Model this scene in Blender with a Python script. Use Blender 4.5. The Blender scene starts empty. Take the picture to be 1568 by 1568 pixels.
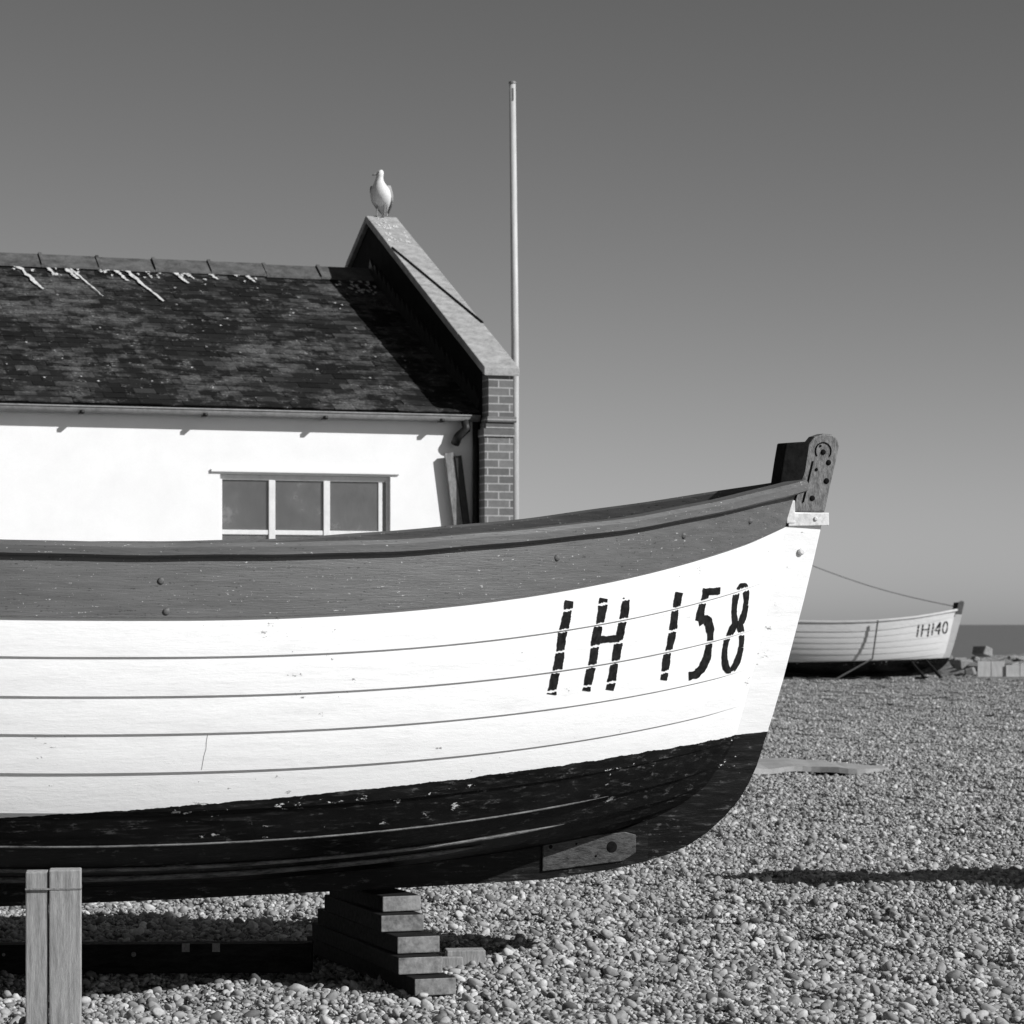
import bpy, math, random
import numpy as np
from mathutils import Vector, Matrix
random.seed(7); rng=np.random.default_rng(11)
scene=bpy.context.scene
COL=scene.collection

# ------------------------------------------------------------------ materials
def newmat(name):
    m=bpy.data.materials.new(name); m.use_nodes=True
    nt=m.node_tree; b=nt.nodes['Principled BSDF']
    return m,nt,b
def N(nt,t,**k):
    n=nt.nodes.new(t)
    for a,v in k.items(): setattr(n,a,v)
    return n
def L(nt,a,b): nt.links.new(a,b)
def mathn(nt,op,a,b=None,c=None,clamp=False):
    n=N(nt,'ShaderNodeMath',operation=op); n.use_clamp=clamp
    for i,v in enumerate((a,b,c)):
        if v is None: continue
        if isinstance(v,(int,float)): n.inputs[i].default_value=v
        else: L(nt,v,n.inputs[i])
    return n.outputs[0]
def coords(nt,scale=(1,1,1),space='Object'):
    tc=N(nt,'ShaderNodeTexCoord'); mp=N(nt,'ShaderNodeMapping')
    mp.inputs['Scale'].default_value=scale
    L(nt,tc.outputs[space],mp.inputs['Vector']); return mp.outputs[0]
def noise(nt,vec,scale,detail=5,rough=.6):
    n=N(nt,'ShaderNodeTexNoise'); n.inputs['Scale'].default_value=scale
    n.inputs['Detail'].default_value=detail; n.inputs['Roughness'].default_value=rough
    L(nt,vec,n.inputs['Vector']); return n.outputs['Fac']
def ramp(nt,fac,stops):
    r=N(nt,'ShaderNodeValToRGB'); e=r.color_ramp.elements
    while len(e)<len(stops): e.new(.5)
    for i,(p,v) in enumerate(stops):
        e[i].position=p; e[i].color=(v,v,v,1)
    L(nt,fac,r.inputs['Fac']); return r.outputs['Color']
def mix(nt,f,a,b,mode='MIX'):
    m=N(nt,'ShaderNodeMix',data_type='RGBA',blend_type=mode)
    if isinstance(f,(int,float)): m.inputs[0].default_value=f
    else: L(nt,f,m.inputs[0])
    for i,v in ((6,a),(7,b)):
        if isinstance(v,(int,float)): m.inputs[i].default_value=(v,v,v,1)
        else: L(nt,v,m.inputs[i])
    return m.outputs[2]
def bump(nt,b,h,strength=.3,dist=.01):
    n=N(nt,'ShaderNodeBump'); n.inputs['Strength'].default_value=strength
    n.inputs['Distance'].default_value=dist
    L(nt,h,n.inputs['Height']); L(nt,n.outputs[0],b.inputs['Normal'])
def rough_mat(name,lo,hi,scale=8,stretch=(1,1,1),rough=.7,bs=.3,bd=.004,spec=.3,fine=60):
    m,nt,b=newmat(name); v=coords(nt,stretch)
    n1=noise(nt,v,scale,6,.65); n2=noise(nt,v,fine,4,.6)
    s=mathn(nt,'ADD',mathn(nt,'MULTIPLY',n1,.65),mathn(nt,'MULTIPLY',n2,.35))
    L(nt,ramp(nt,s,[(.36,lo),(.64,hi)]),b.inputs['Base Color'])
    b.inputs['Roughness'].default_value=rough; b.inputs['Specular IOR Level'].default_value=spec
    bump(nt,b,n2,bs,bd); return m

def hull_mat(name,white=.84,line=(.930,.062,.004),wear=1.0):
    m,nt,b=newmat(name)
    tc=N(nt,'ShaderNodeTexCoord'); sp=N(nt,'ShaderNodeSeparateXYZ'); L(nt,tc.outputs['Object'],sp.inputs[0])
    x,z=sp.outputs[0],sp.outputs[2]
    long_=coords(nt,(1,3,9)); iso=coords(nt); semi=coords(nt,(1,1,2.2))
    nE=noise(nt,semi,7,6,.7); nS=noise(nt,long_,2.2,7,.7)
    nC=noise(nt,semi,13,7,.72); nL=noise(nt,long_,6,8,.75); nB=noise(nt,iso,1.9,3,.6)
    ln=mathn(nt,'ADD',mathn(nt,'MULTIPLY',x,line[1]),line[0])
    ln=mathn(nt,'ADD',ln,mathn(nt,'MULTIPLY',mathn(nt,'MULTIPLY',x,x),line[2]))
    d=mathn(nt,'SUBTRACT',z,ln)
    dn=mathn(nt,'ADD',d,mathn(nt,'MULTIPLY',mathn(nt,'SUBTRACT',nE,.5),.03))
    mask=mathn(nt,'GREATER_THAN',dn,0)
    w=ramp(nt,nS,[(.30,white*.86),(.5,white*.96),(.70,white)])
    w=mix(nt,ramp(nt,nL,[(.57,0),(.72,.28)]),w,.42)
    chip=mathn(nt,'GREATER_THAN',mathn(nt,'ADD',mathn(nt,'MULTIPLY',nC,.7),mathn(nt,'MULTIPLY',nB,.3)),.632)
    w=mix(nt,mathn(nt,'MULTIPLY',chip,wear),w,.25)
    g=N(nt,'ShaderNodeMapRange'); L(nt,d,g.inputs[0]); g.inputs[1].default_value=0; g.inputs[2].default_value=.30; g.inputs[3].default_value=1; g.inputs[4].default_value=0
    gg=mathn(nt,'MULTIPLY',g.outputs[0],mathn(nt,'MULTIPLY',nS,.32))
    w=mix(nt,gg,w,.35)
    k=ramp(nt,nS,[(.35,.002),(.65,.008)])
    k=mix(nt,ramp(nt,nL,[(.53,0),(.63,.7)]),k,.03)
    k=mix(nt,ramp(nt,mathn(nt,'ADD',mathn(nt,'MULTIPLY',nC,.6),mathn(nt,'MULTIPLY',nL,.4)),[(.565,0),(.60,.85)]),k,.085)
    fl=N(nt,'ShaderNodeMapRange'); L(nt,d,fl.inputs[0]); fl.inputs[1].default_value=-.36; fl.inputs[2].default_value=0; fl.inputs[3].default_value=.635; fl.inputs[4].default_value=.588
    fs=mathn(nt,'ADD',mathn(nt,'ADD',mathn(nt,'MULTIPLY',nC,.48),mathn(nt,'MULTIPLY',nE,.27)),mathn(nt,'MULTIPLY',nB,.25))
    flk=mathn(nt,'GREATER_THAN',fs,fl.outputs[0])
    k=mix(nt,flk,k,.6)
    L(nt,mix(nt,mask,k,w),b.inputs['Base Color'])
    r=mix(nt,mask,ramp(nt,nL,[(.35,.34),(.65,.62)]),.5); L(nt,r,b.inputs['Roughness'])
    L(nt,mix(nt,mask,.16,.35),b.inputs['Specular IOR Level'])
    h=mathn(nt,'ADD',mathn(nt,'MULTIPLY',nC,.6),mathn(nt,'MULTIPLY',nL,.6))
    bump(nt,b,h,.5,.006)
    return m

M={}
M['hull']=hull_mat('hull_paint')
def band_mat():
    m,nt,b=newmat('grey_band_paint'); lv=coords(nt,(1,3,14)); iso=coords(nt)
    n1=noise(nt,lv,3,7,.7); n2=noise(nt,iso,70,3,.65); n3=noise(nt,lv,11,5,.7)
    c=ramp(nt,n1,[(.3,.080),(.7,.130)])
    sp=mathn(nt,'GREATER_THAN',mathn(nt,'ADD',mathn(nt,'MULTIPLY',n2,.5),mathn(nt,'MULTIPLY',n3,.5)),.625)
    c=mix(nt,sp,c,.42)
    dk=mathn(nt,'LESS_THAN',mathn(nt,'ADD',mathn(nt,'MULTIPLY',n2,.4),mathn(nt,'MULTIPLY',n3,.6)),.40)
    c=mix(nt,dk,c,.045)
    L(nt,c,b.inputs['Base Color']); b.inputs['Roughness'].default_value=.45; b.inputs['Specular IOR Level'].default_value=.3
    bump(nt,b,n3,.4,.005); return m
M['band']=band_mat()
M['inner']=rough_mat('inner_hull_paint',.008,.035,6,(1,2,5))
M['black']=rough_mat('black_paint',.003,.012,20,rough=.8,spec=.06)
M['letter']=rough_mat('letter_paint',.003,.02,30,rough=.7,spec=.1)
M['seam']=rough_mat('plank_seam',.12,.30,30,rough=.8)
M['worn']=rough_mat('worn_bilge_strip',.005,.18,9,(1,3,6),rough=.5)
M['stemwood']=rough_mat('weathered_stem_wood',.04,.24,18,(3,3,1),rough=.6,bs=.6)
M['timber']=rough_mat('weathered_timber',.12,.30,10,(3,3,1),rough=.8,bs=.6,fine=80)
M['endgrain']=rough_mat('weathered_end_grain',.08,.30,9,(1,1,1),rough=.9,bs=.6,fine=50)
M['post']=rough_mat('post_timber',.18,.40,9,(7,7,.6),rough=.8,bs=.5)
M['darktimber']=rough_mat('tarred_timber',.006,.026,10,(1,4,4),rough=.9,bs=.5,spec=.08)  # dark timber; on the crib beams it also carries shade in its colour
M['whiteiron']=rough_mat('painted_iron',.5,.75,30,rough=.45)
M['keelplate']=rough_mat('keel_plate',.010,.09,22,(1,1,3),rough=.5,bs=.6)
M['render']=rough_mat('white_wall_render',.82,.88,3,rough=.9,bs=.15,spec=.2)
M['coping']=rough_mat('coping_stone',.22,.46,9,rough=.9,bs=.5,bd=.008)
M['tar']=rough_mat('tarred_parapet',.004,.015,6,rough=.9,spec=.1)  # tar black, with the parapet inner face's shade put into the colour
M['gutter']=rough_mat('gutter_paint',.14,.24,12,rough=.5)
M['darkiron']=rough_mat('dark_iron',.01,.03,12,rough=.5)
M['frame']=rough_mat('window_frame_paint',.66,.78,12,rough=.6)
M['pole']=rough_mat('pole_paint',.38,.55,6,(4,4,.5),rough=.5)
M['ridge']=rough_mat('ridge_tile',.04,.14,7,rough=.8,bs=.5)
M['dropping']=rough_mat('dropping_white',.4,.75,30,rough=.9)
M['gull_white']=rough_mat('gull_white_feather',.62,.8,40,rough=.8)
M['gull_grey']=rough_mat('gull_grey_feather',.26,.36,40,rough=.8)
M['gull_leg']=rough_mat('gull_leg_skin',.18,.25,40,rough=.6)
M['beak']=rough_mat('gull_beak_horn',.25,.35,40,rough=.5)
M['concrete']=rough_mat('pale_matting',.24,.36,4,rough=.9)
M['rope']=rough_mat('rope_fibre',.06,.12,40,rough=.9)
M['palewood']=rough_mat('bleached_planks',.38,.58,3,(4,4,1),rough=.9)

def slate_mat():
    m,nt,b=newmat('lichened_slate'); iso=coords(nt); g=N(nt,'ShaderNodeNewGeometry')
    c=ramp(nt,g.outputs['Random Per Island'],[(0,.007),(.85,.018),(1,.038)])
    n1=noise(nt,iso,1.1,5,.6); n2=noise(nt,iso,6.5,7,.78); n3=noise(nt,iso,45,4,.6)
    s=mathn(nt,'ADD',mathn(nt,'ADD',mathn(nt,'MULTIPLY',n1,.40),mathn(nt,'MULTIPLY',n2,.54)),mathn(nt,'MULTIPLY',g.outputs['Random Per Island'],.06))
    f=ramp(nt,s,[(.490,0),(.600,.85)])
    c=mix(nt,f,c,ramp(nt,n3,[(.35,.045),(.65,.17)]))
    sp=mathn(nt,'GREATER_THAN',mathn(nt,'ADD',mathn(nt,'MULTIPLY',n2,.5),mathn(nt,'MULTIPLY',n3,.5)),.62)
    c=mix(nt,sp,c,.36)
    L(nt,c,b.inputs['Base Color']); b.inputs['Roughness'].default_value=.8; b.inputs['Specular IOR Level'].default_value=.15
    bump(nt,b,n2,.8,.015); return m
M['slate']=slate_mat()
def brick_mat(name,axes):
    m,nt,b=newmat(name); tc=N(nt,'ShaderNodeTexCoord'); sp=N(nt,'ShaderNodeSeparateXYZ'); L(nt,tc.outputs['Object'],sp.inputs[0])
    cb=N(nt,'ShaderNodeCombineXYZ'); L(nt,sp.outputs[axes[0]],cb.inputs[0]); L(nt,sp.outputs[axes[1]],cb.inputs[1])
    br=N(nt,'ShaderNodeTexBrick'); L(nt,cb.outputs[0],br.inputs['Vector'])
    br.inputs['Scale'].default_value=1; br.inputs['Brick Width'].default_value=.225; br.inputs['Row Height'].default_value=.078
    br.inputs['Mortar Size'].default_value=.007; br.inputs['Mortar Smooth'].default_value=.1
    br.inputs['Color1'].default_value=(.12,.12,.12,1); br.inputs['Color2'].default_value=(.21,.21,.21,1); br.inputs['Mortar'].default_value=(.40,.40,.40,1)
    n=noise(nt,coords(nt),25,5,.6)
    L(nt,mix(nt,.8,br.outputs['Color'],ramp(nt,n,[(.2,.6),(.8,1)]),'MULTIPLY'),b.inputs['Base Color'])
    b.inputs['Roughness'].default_value=.9; bump(nt,b,br.outputs['Fac'],-.4,.006); return m
M['brick']=brick_mat('brick_front',(0,2)); M['brickside']=brick_mat('brick_gable',(1,2))
def glass_mat():
    m,nt,b=newmat('window_glass'); n=noise(nt,coords(nt),3.5,7,.7)
    L(nt,ramp(nt,n,[(.40,.11),(.56,.14),(.68,.24)]),b.inputs['Base Color'])
    b.inputs['Roughness'].default_value=.05; b.inputs['Specular IOR Level'].default_value=.8
    b.inputs['Alpha'].default_value=.72; return m
M['glass']=glass_mat()
def curtain_mat():
    m,nt,b=newmat('net_curtain'); v=coords(nt,(1,1,.15)); n=noise(nt,v,14,3,.5); n2=noise(nt,coords(nt),4,6,.7)
    L(nt,mix(nt,ramp(nt,n2,[(.52,0),(.62,.7)]),ramp(nt,n,[(.3,.40),(.7,.6)]),.6),b.inputs['Base Color']); b.inputs['Roughness'].default_value=.9; return m
M['curtain']=curtain_mat()
def pebble_mat():
    m,nt,b=newmat('shingle_pebble'); g=N(nt,'ShaderNodeNewGeometry'); oi=N(nt,'ShaderNodeObjectInfo')
    f=mathn(nt,'FRACT',mathn(nt,'ADD',g.outputs['Random Per Island'],oi.outputs['Random']))
    c=ramp(nt,f,[(0,.11),(.25,.24),(.75,.38),(1,.60)])
    n=noise(nt,coords(nt),70,2,.6)
    c=mix(nt,1,c,ramp(nt,n,[(.2,.7),(.8,1.1)]),'MULTIPLY')
    L(nt,c,b.inputs['Base Color']); b.inputs['Roughness'].default_value=.75; b.inputs['Specular IOR Level'].default_value=.2; return m
M['pebble']=pebble_mat()
def ground_mat():
    m,nt,b=newmat('shingle_ground'); v=coords(nt)
    vo=N(nt,'ShaderNodeTexVoronoi'); vo.inputs['Scale'].default_value=34; L(nt,v,vo.inputs['Vector'])
    bw=N(nt,'ShaderNodeRGBToBW'); L(nt,vo.outputs['Color'],bw.inputs[0])
    c=ramp(nt,bw.outputs[0],[(.1,.11),(.5,.24),(.9,.40)])
    c=mix(nt,.8,c,ramp(nt,noise(nt,v,.5,4,.6),[(.3,.75),(.7,1)]),'MULTIPLY')
    L(nt,c,b.inputs['Base Color']); b.inputs['Roughness'].default_value=.9; b.inputs['Specular IOR Level'].default_value=.1
    bump(nt,b,vo.outputs['Distance'],-.8,.02); return m
M['ground']=ground_mat()
def sea_mat():
    m,nt,b=newmat('sea_water'); v=coords(nt,(1,3,1))
    n=noise(nt,v,.35,6,.6)
    L(nt,ramp(nt,n,[(.3,.10),(.7,.17)]),b.inputs['Base Color']); b.inputs['Roughness'].default_value=.6; b.inputs['Specular IOR Level'].default_value=.2
    bump(nt,b,n,.4,.2); return m
M['sea']=sea_mat()

# ------------------------------------------------------------------ mesh helpers
def empty(name,loc=(0,0,0),rz=0,scale=1,rx=0):
    o=bpy.data.objects.new(name,None); o.location=loc; o.rotation_euler=(rx,0,rz); o.scale=(scale,)*3
    o.empty_display_size=.2; COL.objects.link(o); return o
def mk(name,verts,faces,mat,parent=None,smooth=False,mi=None,mats=None,bevel=0):
    me=bpy.data.meshes.new(name); me.from_pydata([tuple(v) for v in verts],[],faces)
    for mm in (mats or [mat]): me.materials.append(mm)
    if mi is not None: me.polygons.foreach_set('material_index',mi)
    if smooth: me.polygons.foreach_set('use_smooth',[True]*len(me.polygons))
    me.update(); o=bpy.data.objects.new(name,me); COL.objects.link(o)
    if parent: o.parent=parent
    if bevel:
        b=o.modifiers.new('bevel','BEVEL'); b.width=bevel; b.segments=2; b.limit_method='ANGLE'; b.angle_limit=.6
    return o
BF=[(0,3,2,1),(4,5,6,7),(0,1,5,4),(1,2,6,5),(2,3,7,6),(3,0,4,7)]
class B:
    def __init__(s): s.v=[];s.f=[]
    def box(s,x0,x1,y0,y1,z0,z1,mtx=None,jit=0):
        k=len(s.v)
        for z in (z0,z1):
            for x,y in ((x0,y0),(x1,y0),(x1,y1),(x0,y1)):
                p=Vector((x+random.uniform(-jit,jit),y+random.uniform(-jit,jit),z))
                s.v.append(mtx@p if mtx else p)
        s.f+=[tuple(k+i for i in f) for f in BF]
    def hexa(s,pts):
        k=len(s.v); s.v+=[Vector(p) for p in pts]; s.f+=[tuple(k+i for i in f) for f in BF]
    def tube(s,path,rad,seg=8,cap=True):
        k0=len(s.v); P=[Vector(p) for p in path]; n=len(P)
        for i,p in enumerate(P):
            d=(P[min(i+1,n-1)]-P[max(i-1,0)]).normalized()
            a=d.orthogonal().normalized() if i==0 else (a-d*a.dot(d)).normalized()
            b=d.cross(a); r=rad[i] if hasattr(rad,'__len__') else rad
            for j in range(seg):
                t=2*math.pi*j/seg; s.v.append(p+a*math.cos(t)*r+b*math.sin(t)*r)
        for i in range(n-1):
            for j in range(seg):
                s.f.append((k0+i*seg+j,k0+i*seg+(j+1)%seg,k0+(i+1)*seg+(j+1)%seg,k0+(i+1)*seg+j))
        if cap:
            s.f.append(tuple(k0+j for j in reversed(range(seg)))); s.f.append(tuple(k0+(n-1)*seg+j for j in range(seg)))
    def prism(s,poly,y0,y1):
        k=len(s.v); n=len(poly)
        s.v+=[Vector((p[0],y0,p[1])) for p in poly]+[Vector((p[0],y1,p[1])) for p in poly]
        s.f.append(tuple(k+i for i in range(n))); s.f.append(tuple(k+n+i for i in reversed(range(n))))
        for i in range(n): s.f.append((k+i,k+n+i,k+n+(i+1)%n,k+(i+1)%n))
    def disc(s,c,r,ax,h,seg=12):
        c=Vector(c); ax=Vector(ax).normalized(); s.tube([c,c+ax*h*.7,c+ax*h],[r,r*.9,r*.55],seg)
    def mk(s,name,mat,parent=None,smooth=False,bevel=0):
        return mk(name,s.v,s.f,mat,parent,smooth,bevel=bevel)

# ------------------------------------------------------------------ clinker boat
MID=[(.045,.44),(.26,.465),(.47,.51),(.67,.59),(.84,.70),(.95,.845),(1.00,1.01),(1.03,1.17),(1.05,1.325),(1.06,1.485),(1.06,1.645),(1.04,1.93)]
END=[(1.18,.62),(1.36,.67),(1.49,.73),(1.60,.81),(1.68,.91),(1.75,1.03),(1.80,1.20),(1.85,1.38),(1.90,1.58),(1.95,1.81),(2.01,2.06),(2.08,2.27)]
NS=11; T0=-4.3; TM=-1.3
def lerp(a,b,f): return a+(b-a)*f
def tab(T,q):
    j=min(int(q),NS-1); f=q-j
    return lerp(T[j][0],T[j+1][0],f),lerp(T[j][1],T[j+1][1],f)
def surf_t(t,q):
    ym,zm=tab(MID,q); te,ze=tab(END,q); qq=q/NS
    if t>=TM:
        s=min(1,(t-TM)/(te-TM)); p=lerp(1.55,2.42,qq**.8)
        return .045+(ym-.045)*(1-s**p), zm+(ze-zm)*s**2.15
    s=(TM-t)/(TM-T0)
    return .045+(ym-.045)*(1-(.28+.55*(1-qq))*s**2.1), zm+(.12+.38*(1-qq)**1.5)*s**2.2
def surf(w,q,off=0):
    te,_=tab(END,q); t=T0+(te-T0)*w
    y,z=surf_t(t,q)
    if off:
        e=.02; y1,z1=surf_t(t,min(NS,q+e)); y0,z0=surf_t(t,max(0,q-e))
        dy,dz=y1-y0,z1-z0; l=math.hypot(dy,dz) or 1
        y+=dz/l*off; z-=dy/l*off
    return t,y,z
TH=.0115
def offs(w,j,f,th):
    fade=min(1,(1-w)/.045); e=.006 if j==NS-1 else 0
    if j<5: th=th*1.5
    return (th*(1-f)+.002+e+.003*math.sin(math.pi*min(1,max(0,f))))*fade
def q_at(t,z):
    lo,hi=0,NS
    for _ in range(30):
        m=(lo+hi)/2
        if surf_t(t,m)[1]<z: lo=m
        else: hi=m
    return lo
def onhull(t,q,extra,side=-1,th=TH):
    te,_=tab(END,q); w=(t-T0)/(te-T0); j=min(int(q),NS-1)
    a,b,c=surf(w,q,offs(w,j,q-j,th)+extra); return Vector((a,side*b,c))
GL={'I':[[(.5,0),(.5,1)]],'1':[[(.5,0),(.5,1)]],
 'H':[[(0,0),(0,1)],[(1,0),(1,1)],[(0,.56),(1,.56)]],
 '5':[[(1.0,.975),(.12,.975)],[(.18,1),(.08,.63)],[(.06,.62),(.35,.655),(.62,.62),(.83,.52),(.93,.37),(.88,.21),(.7,.09),(.42,.02),(.02,.0)]],
 '8':[[(.55+.34*math.cos(a),.76+.215*math.sin(a)) for a in [i*math.pi/10 for i in range(21)]],
      [(.5+.46*math.cos(a),.27+.265*math.sin(a)) for a in [i*math.pi/10 for i in range(21)]]],
 '4':[[(.8,0),(.8,1),(0,.33),(1.1,.33)]],
 '0':[[(.5+.46*math.cos(a),.5+.5*math.sin(a)) for a in [i*math.pi/10 for i in range(21)]]]}
def letters(parent,items,side,th):
    v=[];f=[]; cnt=0
    for ch,ta,tb,zb,zt,slant in items:
        for st in GL[ch]:
            pts=[Vector((lerp(ta,tb,x)-slant*(1-y),lerp(zb,zt,y))) for x,y in st]
            dense=[]
            for i in range(len(pts)-1):
                n=max(1,int((pts[i+1]-pts[i]).length/.005))
                for k in range(n): dense.append((pts[i].lerp(pts[i+1],k/n)))
            dense.append(pts[-1]); rows=[]; cnt+=1
            for i,p in enumerate(dense):
                d=(dense[min(i+2,len(dense)-1)]-dense[max(i-2,0)]).normalized(); nn=Vector((-d.y,d.x))
                wv=.043*abs(d.y)+.032*abs(d.x)
                if ch in '80': wv*=.85
                wv*=1+.07*math.sin(i*.21+cnt*2.1)+.05*math.sin(i*.57+cnt)
                p=p+nn*.0022*math.sin(i*.13+cnt)
                row=[]
                for k in range(5):
                    pp=p+nn*wv*(k/4-.5)
                    if k in (0,4): pp=pp+nn*random.uniform(-.0012,.0012)
                    q=q_at(pp.x,pp.y); j=min(int(q),NS-1)
                    te,_=tab(END,q); w=(pp.x-T0)/(te-T0)
                    _,y,z=surf(w,q,offs(w,j,q-j,th)+.003)
                    v.append((pp.x,side*y,z)); row.append((len(v)-1,j,q-j,abs(d.y)>.8))
                rows.append(row)
            for a,b2 in zip(rows[:-1],rows[1:]):
                for k in range(4):
                    c=[a[k],a[k+1],b2[k+1],b2[k]]
                    mn=min(x[2] for x in c); mx_=max(x[2] for x in c)
                    gap=ch in 'IH1' and c[0][3] and mn<.485 and mx_>.465
                    if len({x[1] for x in c})==1 and mn>.02 and mx_<.96 and not gap: f.append(tuple(x[0] for x in c))
    mk('registration_letters',v,f,M['letter'],parent)
FRONT=[(1.30,.455),(1.42,.485),(1.52,.525),(1.62,.585),(1.71,.66),(1.785,.74),(1.836,.82),(1.875,.90),(1.905,.99),(1.955,1.14),(2.005,1.30),(2.06,1.50),(2.115,1.70),(2.168,1.91),(2.22,2.13)]
INNER=[(1.10,.60),(1.22,.63),(1.33,.68),(1.43,.73),(1.51,.79),(1.58,.86),(1.63,.92),(1.665,.98),(1.70,1.05),(1.75,1.20),(1.80,1.35),(1.85,1.53),(1.91,1.73),(1.96,1.92),(2.02,2.13)]
def make_boat(name,loc,rz,scale,items,band=None,hull=None,detail=True,th=TH,cols=90,rx=0):
    E=empty(name,loc,rz,scale,rx); hull=hull or M['hull']; band=band or M['band']
    ws=[1-(1-i/cols)**1.25 for i in range(cols+1)]
    v=[];f=[];mi=[]
    for side in (-1,1):
        for j in range(NS):
            grids=[[(j,0.0,-.004),(j,0.0,None)],[(j,0.0,None),(j,.2,None),(j,.4,None),(j,.6,None),(j,.8,None),(j,1.0,None)]]
            for rows in grids:
                base=len(v); R=len(rows)
                for (jj,fr,o) in rows:
                    for w in ws:
                        oo=offs(w,jj,fr,th) if o is None else o
                        q=jj+fr if fr<1 else jj+.9999
                        t,y,z=surf(w,q,oo); v.append((t,side*y,z))
                C=cols+1
                for r in range(R-1):
                    for c in range(cols):
                        a=(base+r*C+c,base+r*C+c+1,base+(r+1)*C+c+1,base+(r+1)*C+c)
                        f.append(a if side<0 else a[::-1]); mi.append(1 if j==NS-1 else 0)
    mk('hull_planking',v,f,None,E,True,mi,[hull,band])
    v=[];f=[];C=cols+1
    for side in (-1,1):
        base=len(v); Q=[i*NS/22 for i in range(23)]
        for q in Q:
            for w in ws:
                t,y,z=surf(w,min(q,NS-.001),-.022); v.append((t,side*max(y,.0),z))
        for r in range(22):
            for c in range(cols):
                a=(base+r*C+c,base+(r+1)*C+c,base+(r+1)*C+c+1,base+r*C+c+1)
                f.append(a if side<0 else a[::-1])
    mk('inner_skin',v,f,M['inner'],E,True)
    g=B(); prof=[(.030,-.050),(.046,-.040),(.046,-.008),(.034,.010),(-.045,.012),(-.050,.0),(-.050,-.045),(-.01,-.05)]
    for side in (-1,1):
        k=len(g.v); P=len(prof)
        for i,w in enumerate(ws):
            t,y,z=surf(w,NS-.001)
            t2,y2,_=surf(min(1,w+.01),NS-.001); t1,y1,_=surf(max(0,w-.01),NS-.001)
            d=Vector((t2-t1,y2-y1)).normalized(); nn=Vector((-d.y,d.x))
            wob=.002*math.sin(t*5.3)+.0015*math.sin(t*11+1)
            for o,h in prof:
                yy=max(y+nn.y*o,.012); g.v.append(Vector((t+nn.x*o,side*yy,z+h+.012+wob)))
        for i in range(cols):
            for p in range(P):
                a=(k+i*P+p,k+i*P+(p+1)%P,k+(i+1)*P+(p+1)%P,k+(i+1)*P+p); g.f.append(a if side>0 else a[::-1])
    g.mk('gunwale_rail',band,E)
    tr=B(); sec=[surf(0,q*NS/22 if q<22 else NS-.001) for q in range(23)]
    poly=[(y,z) for _,y,z in sec]+[(-y,z) for _,y,z in reversed(sec)]
    n=len(poly); tr.v=[Vector((T0-.02,a,b)) for a,b in poly]+[Vector((T0+.03,a,b)) for a,b in poly]
    tr.f=[tuple(range(n)),tuple(reversed(range(n,2*n)))]+[(i,(i+1)%n,n+(i+1)%n,n+i) for i in range(n)]
    tr.mk('transom',hull,E)
    th_=B()
    for t,zz in ((-3.2,1.6),(-1.6,1.55),(0.1,1.62)):
        y=surf_t(t,9.5)[0]-.03; th_.box(t-.12,t+.12,-y,y,zz,zz+.035)
    for i in range(22):
        t=T0+.3+i*.27
        pts=[]
        for q in range(0,NS*2+1):
            qq=min(q/2,NS-.05); te,_=tab(END,qq)
            if t>te-.1: continue
            w=(t-T0)/(te-T0); pts.append(surf(w,qq,-.035))
        if len(pts)>3:
            for s in (-1,1): th_.tube([(a,s*max(b,.01),c) for a,b,c in pts],.016,4)
    th_.mk('thwarts_and_ribs',M['inner'],E)
    s=B(); n=len(FRONT)
    for (a,b),(c,d) in zip(FRONT,INNER):
        s.v+=[Vector((a,-.034,b)),Vector((a,.034,b)),Vector((c,.05,d)),Vector((c,-.05,d))]
    for i in range(n-1):
        k=4*i
        s.f+=[(k+0,k+1,k+5,k+4),(k+3,k+0,k+4,k+7),(k+1,k+2,k+6,k+5),(k+2,k+3,k+7,k+6)]
    s.f+=[(3,2,1,0),(4*n-4,4*n-3,4*n-2,4*n-1)]
    s.mk('stem',hull,E,bevel=.006)
    kl=B(); KB=[(T0,.34,.66),(-3.2,.34,.56),(-2.2,.345,.5),(-1,.352,.48),(.15,.370,.50),(.77,.385,.56),(1.10,.42,.62),(1.301,.456,.62)]
    for (a,b,c),(a2,b2,c2) in zip(KB[:-1],KB[1:]):
        kl.hexa([(a,-.045,b),(a2,-.045,b2),(a2,.045,b2),(a,.045,b),(a,-.045,c),(a2,-.045,c2),(a2,.045,c2),(a,.045,c)])
    kl.mk('keel',hull,E)
    hd=B(); hd.prism([(2.02,2.132),(2.22,2.132),(2.245,2.25),(2.275,2.37),(2.293,2.455),(2.284,2.49),(2.255,2.512),(2.205,2.515),(2.16,2.50),(2.12,2.455),(2.10,2.33),(2.06,2.22)],-.038,.038)
    hd.mk('stem_head',M['stemwood'],E,bevel=.008)
    ap=B(); ap.prism([(1.90,2.06),(2.022,2.06),(2.065,2.22),(2.104,2.33),(2.122,2.45),(2.125,2.475),(2.0,2.465),(1.985,2.38),(1.965,2.25)],-.055,.055)
    ap.mk('stem_apron',M['black'],E,bevel=.006)
    if detail:
        bl=B()
        for t,z,r in ((2.205,2.425,.014),(2.235,2.375,.014),(2.225,2.285,.015),(2.15,2.20,.014),(2.17,2.34,.008),(2.19,2.455,.006)):
            bl.disc((t,-.0375,z),r,(0,-1,0),.006)
        ring=[(2.205+.042*math.cos(a),-.040,2.43+.042*math.sin(a)) for a in [i*math.pi/10 for i in range(-2,13)]]
        bl.tube(ring,.003,5)
        bl.tube([(2.10,-.041,2.18),(2.13,-.041,2.30),(2.15,-.041,2.38)],.004,5)
        bl.mk('stem_bolts',M['black'],E,True)
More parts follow.
